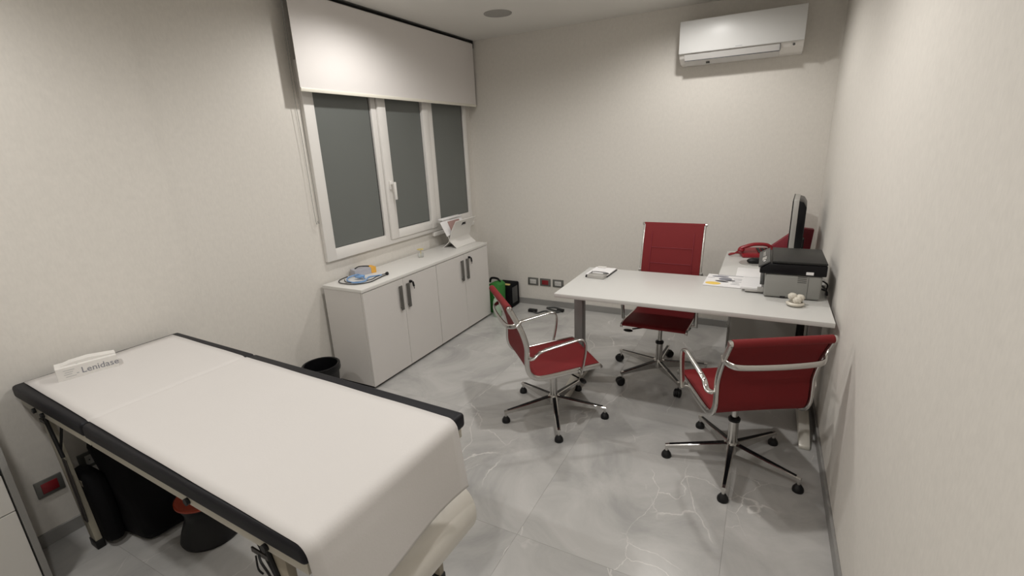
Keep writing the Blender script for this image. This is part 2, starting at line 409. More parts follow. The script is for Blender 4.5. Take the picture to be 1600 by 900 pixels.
# ================================================================= LOW CABINETS
KX0, KX1, KZ = .03, .395, .7435
def cabinet(y0, y1, label, gl):
    t = thing('low_cabinet', label, 'cabinet', (KX0, (y0+y1)/2, 0), group='white low cabinets')
    h = (y1-y0)/2; D = KX1-KX0
    bm = BM()
    for s in (-1, 1): box(bm, (0, s*h-(.018 if s > 0 else 0), .025), (D-.02, s*h+(.018 if s < 0 else 0), KZ-.024), .001, 1)
    box(bm, (.0, -h+.018, .025), (D-.021, h-.018, .045)); box(bm, (.0, -h+.018, .045), (.008, h-.018, KZ-.024))
    obj('carcass', bm, DOORM, t)
    bm = BM(); box(bm, (.03, -h+.02, 0), (D-.03, h-.02, .0245)); obj('plinth', bm, DARK, t)
    for s, (a, b) in ((-1, (-h+.002, -.0015)), (1, (.0015, h-.002))):
        bm = BM(); box(bm, (D-.019, a, .022), (D, b, KZ-.028), .0012, 1); d = obj('door', bm, DOORM, t)
        yc = -.048 if s < 0 else .036
        bm = BM(); box(bm, (D+.012, yc-.0145, .485), (D+.020, yc+.0145, .672), .002)
        for z in (.50, .66): box(bm, (D-.001, yc-.006, z-.006), (D+.0125, yc+.006, z+.006))
        obj('door_handle', bm, HANDLE, d)
        if s > 0:
            bm = BM(); cyl(bm, (D, yc+.04, .672), (D+.012, yc+.04, .672), .011); box(bm, (D+.01, yc+.032, .666), (D+.020, yc+.05, .680), .003)
            cyl(bm, (D+.022, yc+.048, .668), (D+.022, yc+.056, .632), .0075); cyl(bm, (D+.022, yc+.056, .634), (D+.022, yc+.058, .612), .003)
            obj('lock_key', bm, DARK, d)
    return t
cabinet(-2.124, -1.299, 'white two-door low cabinet nearer the examination couch', 0)
cabinet(-1.297, -.472, 'white two-door low cabinet nearer the back corner', 0)
tag(bx('cabinet_worktop', (KX0-.004, -2.129, KZ-.0235), (KX1+.002, -.467, KZ), WHITE, bev=.002), 'long white top panel across both low cabinets', 'worktop')

# ================================================================= DESK
DX0, DX1, DY0, DY1, DZ = 1.625, 3.076, -1.757, -1.075, .74
t = thing('desk', 'white-topped main desk with metal legs, red chairs around it', 'desk', ((DX0+DX1)/2, (DY0+DY1)/2, 0))
hx, hy = (DX1-DX0)/2, (DY1-DY0)/2
bm = BM(); box(bm, (-hx, -hy, DZ-.025), (hx, hy, DZ), .002); obj('tabletop', bm, DESKM, t)
for s in (-1, 1):
    lx = s*(hx-.045)
    bm = BM(); box(bm, (lx-.03, -.035, .085), (lx+.03, .035, DZ-.026), .006); leg = obj('leg', bm, ALU, t)
    bm = BM(); prism(bm, [(-hy+.04, .0), (-hy+.045, .02), (-.2, .06), (-.04, .095), (.04, .095), (.2, .06), (hy-.045, .02), (hy-.04, 0), (hy-.08, 0), (.1, .03), (-.1, .03), (-hy+.08, 0)], lx-.027, lx+.027, 'x', .006)
    obj('foot', bm, FOOTM, leg)
bm = BM(); box(bm, (-hx+.05, -.02, DZ-.07), (hx-.05, .02, DZ-.028), .003)
box(bm, (-hx+.03, -hy+.1, DZ-.05), (-hx+.06, hy-.1, DZ-.028)); box(bm, (hx-.06, -hy+.1, DZ-.05), (hx-.03, hy-.1, DZ-.028)); obj('beam', bm, ALU, t)
RX0, RX1, RY0, RY1 = 2.495, 3.09, -1.073, -.25
t = thing('desk_return', 'white side return of the desk under phone and monitor', 'desk', ((RX0+RX1)/2, (RY0+RY1)/2, 0))
hx2, hy2 = (RX1-RX0)/2, (RY1-RY0)/2
bm = BM(); box(bm, (-hx2, -hy2, DZ-.025), (hx2, hy2, DZ), .002); obj('tabletop', bm, DESKM, t)
bm = BM(); box(bm, (hx2-.06, hy2-.10, 0), (hx2-.01, hy2-.05, DZ-.026), .004); obj('leg', bm, ALU, t)
t = thing('drawer_pedestal', 'grey mobile drawer pedestal under the desk return', 'drawer unit', (2.79, -.62, 0))
bm = BM(); box(bm, (-.21, -.08, .07), (.21, .34, .60), .003); obj('carcass', bm, mat('grey metal', (.52, .51, .48), rough=.4, noise=.02), t)
bm = BM(); box(bm, (-.205, -.075, .0), (.205, .335, .0695)); obj('plinth', bm, DARK, t)
for k, (a, b) in enumerate(((.08, .25), (.255, .42), (.425, .59))):
    bm = BM(); box(bm, (-.228, -.078, a), (-.2105, .338, b), .002); d = obj('drawer', bm, GRILLE, t)
    bm = BM(); box(bm, (-.24, .07, b-.03), (-.2285, .19, b-.02), .002); obj('drawer_handle', bm, HANDLE, d)

# ================================================================= CHAIRS
def chair(name, label, loc, ang, baseang, high=False, casters=False, group=None, dz=0):
    t = thing(name, label, 'chair', (loc[0], loc[1], 0), ang, group)
    W = .205
    if not high:
        prof = [(.215, .405), (.205, .42), (.15, .418), (.03, .408), (-.10, .398), (-.165, .402), (-.205, .43), (-.222, .475), (-.222, .53), (-.222, .59), (-.245, .67), (-.28, .745), (-.312, .805)]
        split = 6; top = prof[-1]
    else:
        prof = [(.245, .425), (.235, .445), (.17, .447), (.03, .437), (-.12, .428), (-.18, .434), (-.215, .465), (-.228, .51), (-.222, .59), (-.232, .68), (-.262, .80), (-.30, .93), (-.335, 1.03)]
        split = 6; top = prof[-1]
    if dz: prof = [(x, z+dz*(1-.7*max(0, (z-.45)/.36))) for x, z in prof]; top = prof[-1]
    P3 = [(x, 0, z) for x, z in prof]
    sm = smooth(P3, 6); k = split*6
    bm = BM(); ribbon(bm, sm[3:k+1], W-.004, .014, (0, 1, 0), off=.004, crown=-.003); obj('seat', bm, RED, t)
    bm = BM(); ribbon(bm, sm[k:], W-.004, .014, (0, 1, 0), off=.004, crown=-.004)
    if not high: cyl(bm, (top[0], -W-.003, top[1]), (top[0], W+.003, top[1]), .0185, 20)
    else: cyl(bm, (top[0], -W-.003, top[1]), (top[0], W+.003, top[1]), .011, 16)
    back = obj('backrest', bm, RED, t)
    if high:
        bm = BM()
        def bp(i): return sm[i]
        def off(v, i):
            tt = (sm[min(i+1, len(sm)-1)]-sm[i-1]).normalized(); n = Vector((0,1,0)).cross(tt).normalized(); return v+n*.017
        for i in (48, 53, 58, 63):
            p = off(sm[i], i); sweep(bm, [p+Vector((0, -.14, 0)), p+Vector((0, .14, 0))], .0018, seg=6)
        for s in (-1, 1): sweep(bm, [off(sm[i], i)+Vector((0, s*.145, 0)) for i in range(42, 69, 2)], .0018, seg=6)
        obj('seam', bm, REDF, back)
    for s in (-1, 1):
        bm = BM(); sweep(bm, [(p.x, s*(W+(.008 if not high else .002)), p.z) for p in sm], .0085, .0150 if not high else .009, seg=12, ref=(0, 1, 0), sq=.7)
        sf = obj('side_frame', bm, CHROME, t)
        bm = BM(); rr = .0155 if not high else .010
        lathe(bm, [(0, 0), (rr, 0), (rr, .012), (rr*.7, .0155), (0, .0155)], 18, M=Matrix.Translation((top[0], s*(W+.003), top[1])) @ Matrix.Rotation(-s*PI/2, 4, 'X'))
        obj('end_cap', bm, CHROME, sf)
        z0 = .03 if high else dz*.9
        yo = s*(W+.036)
        pa = [(-.208, s*(W+.016), .528+z0), (-.192, yo, .536+z0), (-.155, yo, .565+z0), (-.10, yo, .580+z0), (-.03, yo, .592+z0), (.03, yo, .602+z0), (.068, yo, .607+z0), (.098, yo, .600+z0), (.112, yo, .573+z0), (.109, yo, .515+z0), (.092, yo, .43+z0), (.084, yo, .396+z0)]
        bm = BM(); sweep(bm, smooth(pa, 6), .0125, .0065, seg=12, ref=(0, 1, 0), sq=.75)
        for q in ((-.208, .530+z0), (.086, .402+z0)): cyl(bm, (q[0], s*(W+.006), q[1]), (q[0], yo, q[1]), .0075, 12)
        arm = obj('armrest', bm, CHROME, t)
        bm = BM()
        for q in ((-.155, .570+z0), (-.12, .582+z0), (-.18, .550+z0)): blob(bm, (q[0], yo, q[1]), (.009, .010, .006), 1)
        obj('bolt', bm, CHROME, arm)
    zb = .715+dz*.4 if not high else .70
    xb = -.262 if not high else -.238
    bm = BM(); sweep(bm, smooth([(xb, W+.012, zb), (xb-.035, W-.005, zb-.012), (xb-.055, W-.05, zb-.018), (xb-.062, 0, zb-.02), (xb-.055, -W+.05, zb-.018), (xb-.035, -W+.005, zb-.012), (xb, -W-.012, zb)], 8), .0135, .0065, seg=12, ref=(0, 0, 1), sq=.75)
    for s in (-1, 1): cyl(bm, (xb+.01, s*(W+.006), zb+.012), (xb-.012, s*(W+.012), zb-.01), .010)
    obj('back_bracket', bm, CHROME, t)
    zs = .372+dz if not high else .395
    bm = BM()
    for xx in (-.11, .11): sweep(bm, smooth([(xx, -W-.006, zs+.03), (xx*.9, -W+.03, zs+.005), (xx*.55, 0, zs-.008), (xx*.9, W-.03, zs+.005), (xx, W+.006, zs+.03)], 6), .013, .006, seg=10, ref=(1, 0, 0))
    box(bm, (-.07, -.05, zs-.03), (.07, .05, zs-.002), .006); obj('seat_support', bm, GREYB, t)
    bm = BM(); cyl(bm, (.03, -.03, zs-.018), (.10, -.17, zs-.035), .005); blob(bm, (.115, -.195, zs-.043), (.018, .034, .010), 2); obj('lever', bm, DARK, t)
    bm = BM(); cyl(bm, (0, 0, .085), (0, 0, .245), .0235, 24); cyl(bm, (0, 0, .24), (0, 0, zs-.01), .0145, 20); col = obj('column', bm, CHROME, t)
    bm = BM(); lathe(bm, [(.015, 0), (.028, 0), (.029, .012), (.022, .02), (.0145, .022)], 24, (0, 0, .243)); obj('collar', bm, DARK, col)
    bm = BM(); lathe(bm, [(0, 0), (.026, 0), (.026, .03), (0, .03)], 20, (0, 0, zs-.045)); obj('collar', bm, DARK, col)
    bm = BM(); lathe(bm, [(0, .055), (.026, .055), (.034, .065), (.034, .10), (.028, .118), (0, .118)], 24); obj('hub', bm, CHROME, t)
    R = .318
    for i in range(5):
        a = baseang-ang+i*2*PI/5
        zt = .075 if not casters else .10
        bm = BM(); N = 8; rings = []
        for q in range(N+1):
            u = q/N; r = .028+(R+.008-.028)*u; wd = .017*(1-u)+.0115*u; zt2 = .116*(1-u)+zt*u; h = .052*(1-u)**1.2+.016*u+.004
            rings.append([bm.verts.new((r, y, z)) for y, z in ((-wd, zt2-.004), (-wd*.55, zt2), (wd*.55, zt2), (wd, zt2-.004), (wd*.8, zt2-h), (-wd*.8, zt2-h))])
        for A, B in zip(rings, rings[1:]):
            for j in range(6): bm.faces.new((A[j], A[(j+1)%6], B[(j+1)%6], B[j]))
        bm.faces.new(rings[0]); bm.faces.new(rings[-1])
        lg = obj('leg', bm, CHROME, t, rotz=a)
        bm = BM(); M2 = []
        v = []
        for q in range(N+1):
            u = .03+.9*q/N; r = .028+(R+.008-.028)*u; wd = (.017*(1-u)+.0115*u)*.62; zt2 = .116*(1-u)+zt*u+.0006
            v.append([bm.verts.new((r, y, z)) for y, z in ((-wd, zt2), (wd, zt2), (wd, zt2-.002), (-wd, zt2-.002))])
        for A, B in zip(v, v[1:]):
            for j in range(4): bm.faces.new((A[j], A[(j+1)%4], B[(j+1)%4], B[j]))
        bm.faces.new(v[0]); bm.faces.new(v[-1]); obj('top_inlay', bm, GLOSSB, lg)
        if not casters:
            bm = BM(); cyl(bm, (R, 0, .03), (R, 0, .062), .008, 12); obj('pin', bm, CHROME, lg)
            bm = BM(); lathe(bm, [(0, 0), (.024, 0), (.0255, .006), (.024, .018), (.019, .026), (.012, .036), (0, .038)], 20, (R, 0, 0)); obj('glide', bm, DARK, lg)
        else:
            bm = BM(); cyl(bm, (R, 0, .045), (R, 0, .085), .007, 12); obj('pin', bm, CHROME, lg)
            bm = BM()
            ca = random.uniform(-1, 1)
            MM = Matrix.Translation((R, 0, .028)) @ Matrix.Rotation(ca, 4, 'Z')
            for s in (-1, 1):
                lathe(bm, [(0, .0), (.022, .0), (.028, .004), (.028, .014), (.022, .018), (0, .018)], 24, M=MM @ Matrix.Translation((.012, s*.004, 0)) @ Matrix.Rotation(-s*PI/2, 4, 'X'))
            lathe(bm, [(0, -.004), (.03, -.004), (.03, .004), (0, .004)], 20, M=MM @ Matrix.Translation((.010, 0, .002)) @ Matrix.Rotation(PI/2, 4, 'X'))
            obj('caster', bm, DARK, lg)
    return t
R_ = math.radians
chair('visitor_chair', 'low-back red chair with chrome frame between cabinets and desk', (1.663, -1.883), R_(42), R_(-62.5), dz=-.04, group='low-back red visitor chairs')
chair('visitor_chair', 'low-back red chair beside the right wall, seen from behind', (2.688, -1.973), R_(119), R_(-92), group='low-back red visitor chairs')
chair('desk_chair', 'high-back dark red chair on castors behind the desk', (2.158, -1.13), R_(-91), R_(-128), high=True, casters=True)

# ================================================================= EXAMINATION COUCH
BED = thing('examination_couch', 'folding examination couch with black padding and beige legs', 'couch', (.035, -3.745, 0), math.atan2(-.067, 1.826))
BL, BW, BZ = 1.83, .645, .765
for (a, b) in ((0, .662), (.668, BL)):
    bm = BM(); box(bm, (a, 0, BZ-.055), (b, BW, BZ), .014, 4); obj('padding', bm, BLACKV, BED)
bm = BM()
for v0 in (.012, BW-.037):
    box(bm, (.02, v0, BZ-.092), (.66, v0+.025, BZ-.056), .002); box(bm, (.67, v0, BZ-.092), (BL-.012, v0+.025, BZ-.056), .002)
for u0 in (.02, .63, .672, BL-.037): box(bm, (u0, .037, BZ-.092), (u0+.025, BW-.037, BZ-.056), .002)
fr = obj('frame', bm, CREAM, BED)
bm = BM(); box(bm, (.022, .038, BZ-.062), (.655, BW-.038, BZ-.056)); box(bm, (.672, .038, BZ-.062), (BL-.02, BW-.038, BZ-.056)); obj('underboard', bm, DARK, BED)
for u in (.165, .25, 1.30, 1.66):
    bm = BM(); cyl(bm, (u, .012, BZ-.078), (u, .002, BZ-.078), .011, 14); obj('knob', bm, DARK, BED)
    bm = BM(); cyl(bm, (u, BW-.012, BZ-.078), (u, BW-.002, BZ-.078), .011, 14); obj('knob', bm, DARK, BED)
for (u, v) in ((.20, .045), (.20, BW-.045), (1.66, .045), (1.66, BW-.045)):
    s = 1 if u < 1 else -1
    bm = BM(); uu = u+(.0 if s > 0 else .0)
    box(bm, (uu-.030, v-.012, .03), (uu+.030, v+.012, BZ-.093), .002)
    sh = lambda z: -.09*max(0, (z-.35))/.33 if s > 0 else 0
    for q in bm.verts: q.co.x += sh(q.co.z)
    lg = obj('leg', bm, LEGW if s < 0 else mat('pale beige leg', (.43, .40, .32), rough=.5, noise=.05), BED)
    bm = BM(); box(bm, (uu-.034, v-.016, 0), (uu+.034, v+.016, .042), .004); obj('rubber_foot', bm, DARK, lg)
    bm = BM(); box(bm, (uu-.0005, v-.019, .15), (uu+.034, v-.0125, .46), .002); box(bm, (uu-.072-.04, v-.017, BZ-.16), (uu-.04, v-.0125, BZ-.145)); obj('brace_plate', bm, mat('brown black plate', (.03, .026, .024), rough=.5, noise=.05), lg)
    bm = BM(); cyl(bm, (uu-.03, v, .46), (uu-.055, v, .46), .011, 12); obj('knob', bm, DARK, lg)
    bm = BM(); cyl(bm, (uu+s*.0, v-.010, .50), (uu+s*.10, v-.005, BZ-.12), .005, 8); cyl(bm, (uu-.04, v-.016, BZ-.10), (uu+.02, v-.016, .47), .007, 8); obj('strut', bm, DARK, lg)
for u in (.20, 1.66):
    bm = BM(); box(bm, (u-.012, .057, .30), (u+.012, BW-.057, .33), .002); obj('cross_bar', bm, LEGW, BED)
bm = BM(); sweep(bm, smooth([(1.665, -.012, BZ-.08), (1.685, -.02, BZ-.085), (1.70, -.018, BZ-.11), (1.702, -.012, BZ-.14)], 5), .003, seg=6); sweep(bm, smooth([(1.655, -.014, BZ-.085), (1.66, -.018, BZ-.12), (1.67, -.014, BZ-.135)], 4), .0025, seg=6); obj('hook', bm, DARK, BED)
# cream curved tray under the end
bm = BM(); cx, cz, rr = 1.772, .372, .082
angs = [R_(a) for a in range(100, -125, -9)]
outer = [(cx+rr*math.cos(a), cz+rr*1.25*math.sin(a)) for a in angs]; inner = [(cx+(rr-.008)*math.cos(a), cz+(rr*1.25-.008)*math.sin(a)) for a in angs]
prism(bm, outer+inner[::-1], .02, BW-.012, 'y'); obj('curved_end_panel', bm, CREAMV, BED)
for v in (.10, BW-.1):
    bm = BM(); sweep(bm, smooth([(1.78, v, BZ-.09), (1.78, v, .50), (1.785, v, .44)], 5), .006, seg=8); obj('panel_bracket', bm, ALU, BED)
# paper cover
bm = BM(); NU, NV = 70, 16
def ppath(u):
    """s -> (u, z) along top then down"""
    Lt = BL-.027-.035
    if u < Lt: return .035+u, BZ+.0042
    s = u-Lt; Rc = .037
    if s < Rc*PI/2:
        a = s/Rc; return BL-.027+Rc*math.sin(a)*1.0, BZ+.0042-Rc*(1-math.cos(a))
    s2 = s-Rc*PI/2
    return BL-.027+Rc+s2*.09, BZ+.0042-Rc-s2*.993
Ltot = BL-.062+.037*PI/2+.212
us = [i*.6/10 for i in range(10)]+[.6+i*.006 for i in range(10)]+[.66+i*(BL-.07-.66)/30 for i in range(30)]+[BL-.07+i*(Ltot-BL+.07)/30 for i in range(31)]
grid = []
for uu in us:
    x, z = ppath(uu); row = []
    for j in range(NV+1):
        q = j/NV; k = min(uu/BL, 1)
        v = (.035*(1-k)+.004*k)*(1-q)+(.602*(1-k)+.585*k)*q
        dz = .0; dx = 0
        if uu > BL-.06:
            h = uu-(BL-.06); dx = h*.06*math.sin(q*5.2+.6)+h*.05*q
            dx = dx*min(1, h/.1)
        else:
            if abs(x-.665) < .05: dz = -.0055*math.exp(-((x-.665)/.010)**2)
            dz += .0006*math.sin(x*17+v*9)+.0005*math.sin(v*31+x*5)
            dz = max(dz, -.0055 if abs(x-.665) < .03 else -.0022)
        row.append(bm.verts.new((x+dx, v, z+dz+.0006)))
    grid.append(row)
for a, b in zip(grid, grid[1:]):
    for j in range(NV): bm.faces.new((a[j], a[j+1], b[j+1], b[j]))
po = obj('paper_cover', bm, PAPER, None, ang=60); po.location = BED.location; po.rotation_euler = BED.rotation_euler
sd = po.modifiers.new('thick', 'SOLIDIFY'); sd.thickness = .0008; sd.offset = 1
tag(po, 'white paper sheet laid along the examination couch and over its end', 'paper cover')
# medicine box on the couch
bw = thing('medicine_box', 'long white medicine carton lettered Lenidase on the couch head', 'box', (.105, -3.655, BZ+.004), math.atan2(.18, .067+.02))
L_, D_, H_ = .20, .080, .055
# box placed by its front long face
bw.location = (.215, -3.650, BZ+.0045); bw.rotation_euler.z = R_(73)
bm = BM(); box(bm, (0, .0, 0), (L_, D_, H_), .001, 1); obj('carton', bm, CARDW, bw)
bm = BM(); prism(bm, [(.02, 0), (.20, 0), (.20, .002), (.11, .012), (.05, .008)], .022, .07, 'y')
for v in bm.verts: v.co.z += H_+.0005
obj('flap', bm, CARDW, bw)
bm = BM(); box(bm, (-.0006, .008, .022), (-.0001, .072, .032)); obj('end_print', bm, INKL, bw)
text('lettering', 'Lenidase', .036, INK, bw, Matrix.Translation((.077, -.0006, .015)) @ Matrix.Rotation(PI/2, 4, 'X'))
bm = BM()
for z, a, b in ((.040, .022, .058), (.031, .026, .052), (.022, .022, .048), (.012, .026, .06)): box(bm, (a, -.0007, z), (b, -.0001, z+.0022))
box(bm, (.062, -.0007, .018), (.069, -.0001, .0225)); box(bm, (.066, .010, H_+.0001), (.073, .014, H_+.0006)); obj('print_lines', bm, INKL, bw)

# ================================================================= UNDER THE COUCH
t = thing('black_bag', 'large soft black bag standing under the couch', 'bag', (.32, -3.50, 0))
def lump(d): return 1+.05*math.sin(d.x*5+d.z*4)+.04*math.sin(d.y*7+1)
bm = BM(); box(bm, (-.14, -.13, 0), (.15, .16, .50), .05, 3)
bmesh.ops.subdivide_edges(bm, edges=bm.edges, cuts=2, use_grid_fill=True)
for v in bm.verts: v.co.x += .012*math.sin(v.co.z*14+v.co.y*9); v.co.y += .012*math.sin(v.co.z*11+v.co.x*13); v.co.z = max(v.co.z, 0)
obj('body', bm, BLACKC, t)
bm = BM(); box(bm, (-.18, -.195, .02), (.01, -.125, .36), .034, 4)
for v in bm.verts: v.co.x += .01*math.sin(v.co.z*12)
obj('side_pocket', bm, BLACKC, t)
bm = BM(); sweep(bm, smooth([(-.05, 0, .49), (-.03, 0, .53), (.05, 0, .53), (.07, 0, .49)], 6), .008, seg=8); obj('handle', bm, BLACKC, t)
t = thing('low_stool', 'low black waisted stool with orange-red top under the couch', 'stool', (.635, -3.435, 0))
bm = BM(); lathe(bm, [(0, 0), (.122, 0), (.126, .012), (.115, .05), (.090, .11), (.088, .14), (.102, .178), (.114, .195), (0, .195)], 40); obj('body', bm, DARK, t)
bm = BM(); lathe(bm, [(0, .199), (.085, .199), (.108, .206), (.114, .203), (.114, .196), (0, .1955)], 40); obj('seat', bm, ORSEAT, t)
t = thing('waste_bin', 'round black waste bin between couch and low cabinet', 'bin', (.22, -2.40, 0))
bm = BM(); lathe(bm, [(0, 0), (.09, 0), (.112, .275), (.117, .28), (.117, .29), (.108, .29), (.086, .006), (0, .006)], 32); obj('bucket', bm, DARK, t)
bm = BM(); lathe(bm, [(.1185, .25), (.122, .262), (.121, .292), (.114, .295), (.106, .292), (.098, .2), (.1, .15)], 32); obj('bin_liner', bm, GLOSSB, t)

# tall cabinet at the near left
t = thing('drawer_cabinet', 'white cabinet with grey side panel at the near left edge', 'cabinet', (.032, -4.30, 0))
bm = BM(); box(bm, (0, -.40, 0), (.32, -.38, 1.0)); box(bm, (0, .385, 0), (.33, .405, 1.0), .001, 1); box(bm, (0, -.38, .06), (.30, .385, .08)); box(bm, (0, -.38, .98), (.33, .385, 1.0)); box(bm, (0, -.38, .08), (.01, .385, .98)); obj('carcass', bm, SKIRT, t)
for (a, b) in ((.08, .40), (.404, .555), (.60, .975)):
    bm = BM(); box(bm, (.305, -.375, a), (.325, .380, b), .001, 1); d = obj('drawer', bm, WHITE, t)
bm = BM(); box(bm, (.30, -.375, .562), (.328, .380, .592), .002); obj('grip_rail', bm, ALU, t)

# ================================================================= SOCKETS
def socket(name, label, loc, normal, kind, w=.118, h=.08):
    t = thing(name, label, 'socket', loc, 0 if normal == 'y' else PI/2, group='grey wall sockets')
    bm = BM(); box(bm, (-w/2, -.009, -h/2), (w/2, 0, h/2), .003); obj('plate', bm, SOCKF, t)
    m = REDS if kind == 'red' else SOCKW
    bm = BM(); box(bm, (-w*.3, -.012, -h*.3), (w*.3, -.0085, h*.3), .002); ins = obj('insert', bm, m, t)
    if kind != 'red':
        bm = BM()
        for q in (-.6, 0, .6): cyl(bm, (q*w*.3, -.011, 0), (q*w*.3, -.0126, 0), .003, 8)
        obj('socket_hole', bm, DARK, ins)
    return t
socket('wall_socket', 'grey-framed white socket on back wall, leftmost of three', (.652, 0, .252), 'y', 'w')
socket('wall_socket', 'grey-framed red socket on back wall, middle of three', (.79, 0, .252), 'y', 'red')
socket('wall_socket', 'grey-framed white socket on back wall nearest the desk', (.932, 0, .252), 'y', 'w')
socket('wall_socket', 'grey-framed red socket low on the left wall beside couch leg', (.018, -3.738, .265), 'x', 'red', w=.095)
socket('wall_socket', 'grey-framed white socket under the couch near the black bag', (.018, -3.565, .30), 'x', 'w')

# ================================================================= CORNER CLUTTER
t = thing('black_crate', 'small black case in the back left corner', 'case', (.40, -.14, 0))
bm = BM(); box(bm, (-.10, -.10, 0), (.10, .11, .25), .018, 3); obj('body', bm, BLACKC, t)
bm = BM(); box(bm, (-.07, -.09, .2505), (.085, -.06, .262), .003); obj('strap', bm, AMBER, t)
bm = BM(); box(bm, (.100, -.06, .05), (.106, .05, .22), .002); obj('side_panel', bm, GREYB, t)
t = thing('green_bag', 'bright green bag standing beside the low cabinet end', 'bag', (.39, -.33, 0))
bm = BM(); prism(bm, [(-.07, 0), (.07, 0), (.08, .30), (.03, .325), (-.05, .30)], -.07, .055, 'y', .01); obj('body', bm, GREENF, t)
bm = BM(); sweep(bm, smooth([(-.07, 0, .30), (-.05, 0, .345), (.02, 0, .345), (.05, 0, .31)], 6), .012, .006, seg=8); obj('handle', bm, DARK, t)
t = thing('plastic_bottle', 'pale green bottle on the floor at the cabinet end', 'bottle', (.47, -.47, 0))
bm = BM(); lathe(bm, [(0, 0), (.036, 0), (.04, .01), (.04, .15), (.03, .18), (.014, .20), (.014, .215), (0, .215)], 24); obj('body', bm, PALEG, t)
bm = BM(); lathe(bm, [(0, 0), (.016, 0), (.016, .018), (0, .018)], 16, (0, 0, .215)); obj('cap', bm, SOCKW, t)
t = thing('power_cable', 'dark cable with plug strip lying on floor by back wall', 'cable', (.86, -.17, 0))
bm = BM(); sweep(bm, smooth([(-.13, -.06, .009), (-.05, -.10, .009), (.0, -.02, .009), (.10, -.04, .009), (.16, .06, .009), (.06, .11, .009), (-.02, .08, .009), (.06, .03, .012), (.15, .01, .012)], 8), .008, seg=8); obj('cord', bm, GREYB, t)
bm = BM(); box(bm, (-.16, -.085, 0), (-.07, -.04, .03), .006); box(bm, (.11, .02, 0), (.18, .06, .028), .006); obj('plug_block', bm, DARK, t)

# ================================================================= ON THE CABINET
Z = KZ+.0006
t = thing('glove_box', 'small silver and orange carton on the cabinet by the stethoscope', 'box', (.085, -1.785, Z), R_(70))
bm = BM(); box(bm, (-.085, -.04, 0), (.045, .04, .045), .001, 1); obj('carton', bm, mat('silver card', (.42, .42, .46), rough=.35, noise=.03), t)
bm = BM(); box(bm, (.0455, -.0405, -.0), (.085, .0405, .0455), .001, 1); obj('orange_end', bm, ORANGE, t)
bm = BM(); sweep(bm, smooth([(-.06, .01, .048), (-.02, .025, .055), (.03, .02, .05), (.05, .0, .048)], 5), .004, .0025, seg=8); obj('cord', bm, DARK, t)
t = thing('stethoscope', 'stethoscope with blue and black tubing on the cabinet', 'stethoscope', (.17, -1.93, Z))
bm = BM(); sweep(bm, smooth([(.10, .14, .008), (.05, .06, .008), (.10, -.03, .007), (.06, -.09, .007), (-.03, -.07, .007), (-.09, .0, .008), (-.06, .06, .016), (.0, .04, .018), (.07, .0, .012)], 8), .005, seg=8); obj('blue_tube', bm, BLUE, t)
bm = BM(); sweep(bm, smooth([(.125, .165, .007), (.14, .05, .006), (.15, -.04, .006), (.09, -.12, .006), (-.03, -.13, .006), (-.10, -.08, .006), (-.10, .0, .012)], 8), .0035, seg=8)
sweep(bm, smooth([(.10, .19, .007), (.09, .10, .006), (.11, .02, .006), (.07, -.06, .007), (0, -.105, .007), (-.07, -.06, .008)], 8), .003, seg=8); obj('black_tube', bm, DARK, t)
bm = BM(); blob(bm, (.125, .17, .010), (.013, .013, .010), 2); blob(bm, (.10, .195, .009), (.008, .016, .008), 2); obj('ear_tip', bm, DARK, t)
bm = BM(); lathe(bm, [(0, 0), (.022, 0), (.024, .006), (.014, .012), (0, .014)], 24, (.02, .02, .018)); box(bm, (-.02, -.01, .014), (.03, .04, .024), .004); obj('chest_piece', bm, BLUE, t)
t = thing('flower_glass', 'little clear glass with a pale yellow flower on cabinet', 'ornament', (.165, -1.19, Z))
bm = BM(); lathe(bm, [(0, 0), (.022, 0), (.024, .003), (.024, .035), (.021, .035), (.0205, .004), (0, .004)], 24); obj('glass', bm, CLEAR, t)
bm = BM(); sweep(bm, [(0, 0, .006), (.002, 0, .06)], .0025, seg=8); obj('stem', bm, AMBER, t)
for a in range(5):
    bm = BM(); blob(bm, (.016, 0, .068), (.016, .010, .006), 1, M=Matrix.Rotation(a*2*PI/5, 4, 'Z')); obj('petal', bm, AMBER, t)
# white X-shaped magazine rack
t = thing('magazine_rack', 'white folding magazine rack with handle slot on cabinet end', 'rack', (.19, -.625, Z))
HW = .165
def panel(sgn):
    th = .006
    path = smooth([(sgn*.075, 0, .0), (sgn*.035, 0, .032), (sgn*.004, 0, .062), (-sgn*-.012, 0, .10), (sgn*.038, 0, .17), (sgn*.085, 0, .245)], 5)
    return path
for s in (1, -1):
    bm = BM()
    path = [Vector((p.x, 0, p.z)) for p in panel(s)]
    # panel with handle slot near the top: build from strips
    n = len(path); slot = (n-5, n-3)
    def seg(i0, i1, y0, y1):
        ribbon(bm, [p+Vector((0, (y0+y1)/2, 0)) for p in path[i0:i1+1]], (y1-y0)/2, .006, (0, 1, 0), ny=2)
    seg(0, slot[0], -HW, HW); seg(slot[1], n-1, -HW, HW); seg(slot[0], slot[1], -HW, -.035); seg(slot[0], slot[1], .035, HW)
    obj('side_panel', bm, WHITE, t, ang=50)
MB = Matrix.Translation((.190, 0, Z+.100)) @ Matrix.Rotation(R_(-23), 4, 'Y')
bx('slot_shade_panel', (.0535, -.036, .193), (.0565, .036, .232), DARK, t)  # dark panel added behind the slot opening, stands for the shade inside the rack
tag(bx('document_bundle', (-.006, -.765, .010), (.010, -.50, .155), SHEET, bev=.002, M=MB), 'bundle of white papers standing in the magazine rack', 'papers')
M1 = MB @ Matrix.Translation((.0108, -.735, .015)) @ Matrix.Rotation(R_(7), 4, 'X')
tag(bx('plastic_sleeve', (0, -.10, .004), (.003, .05, .145), SHEET, bev=.001, M=M1), 'lilac-white plastic sleeve leaning out of the rack', 'sleeve')
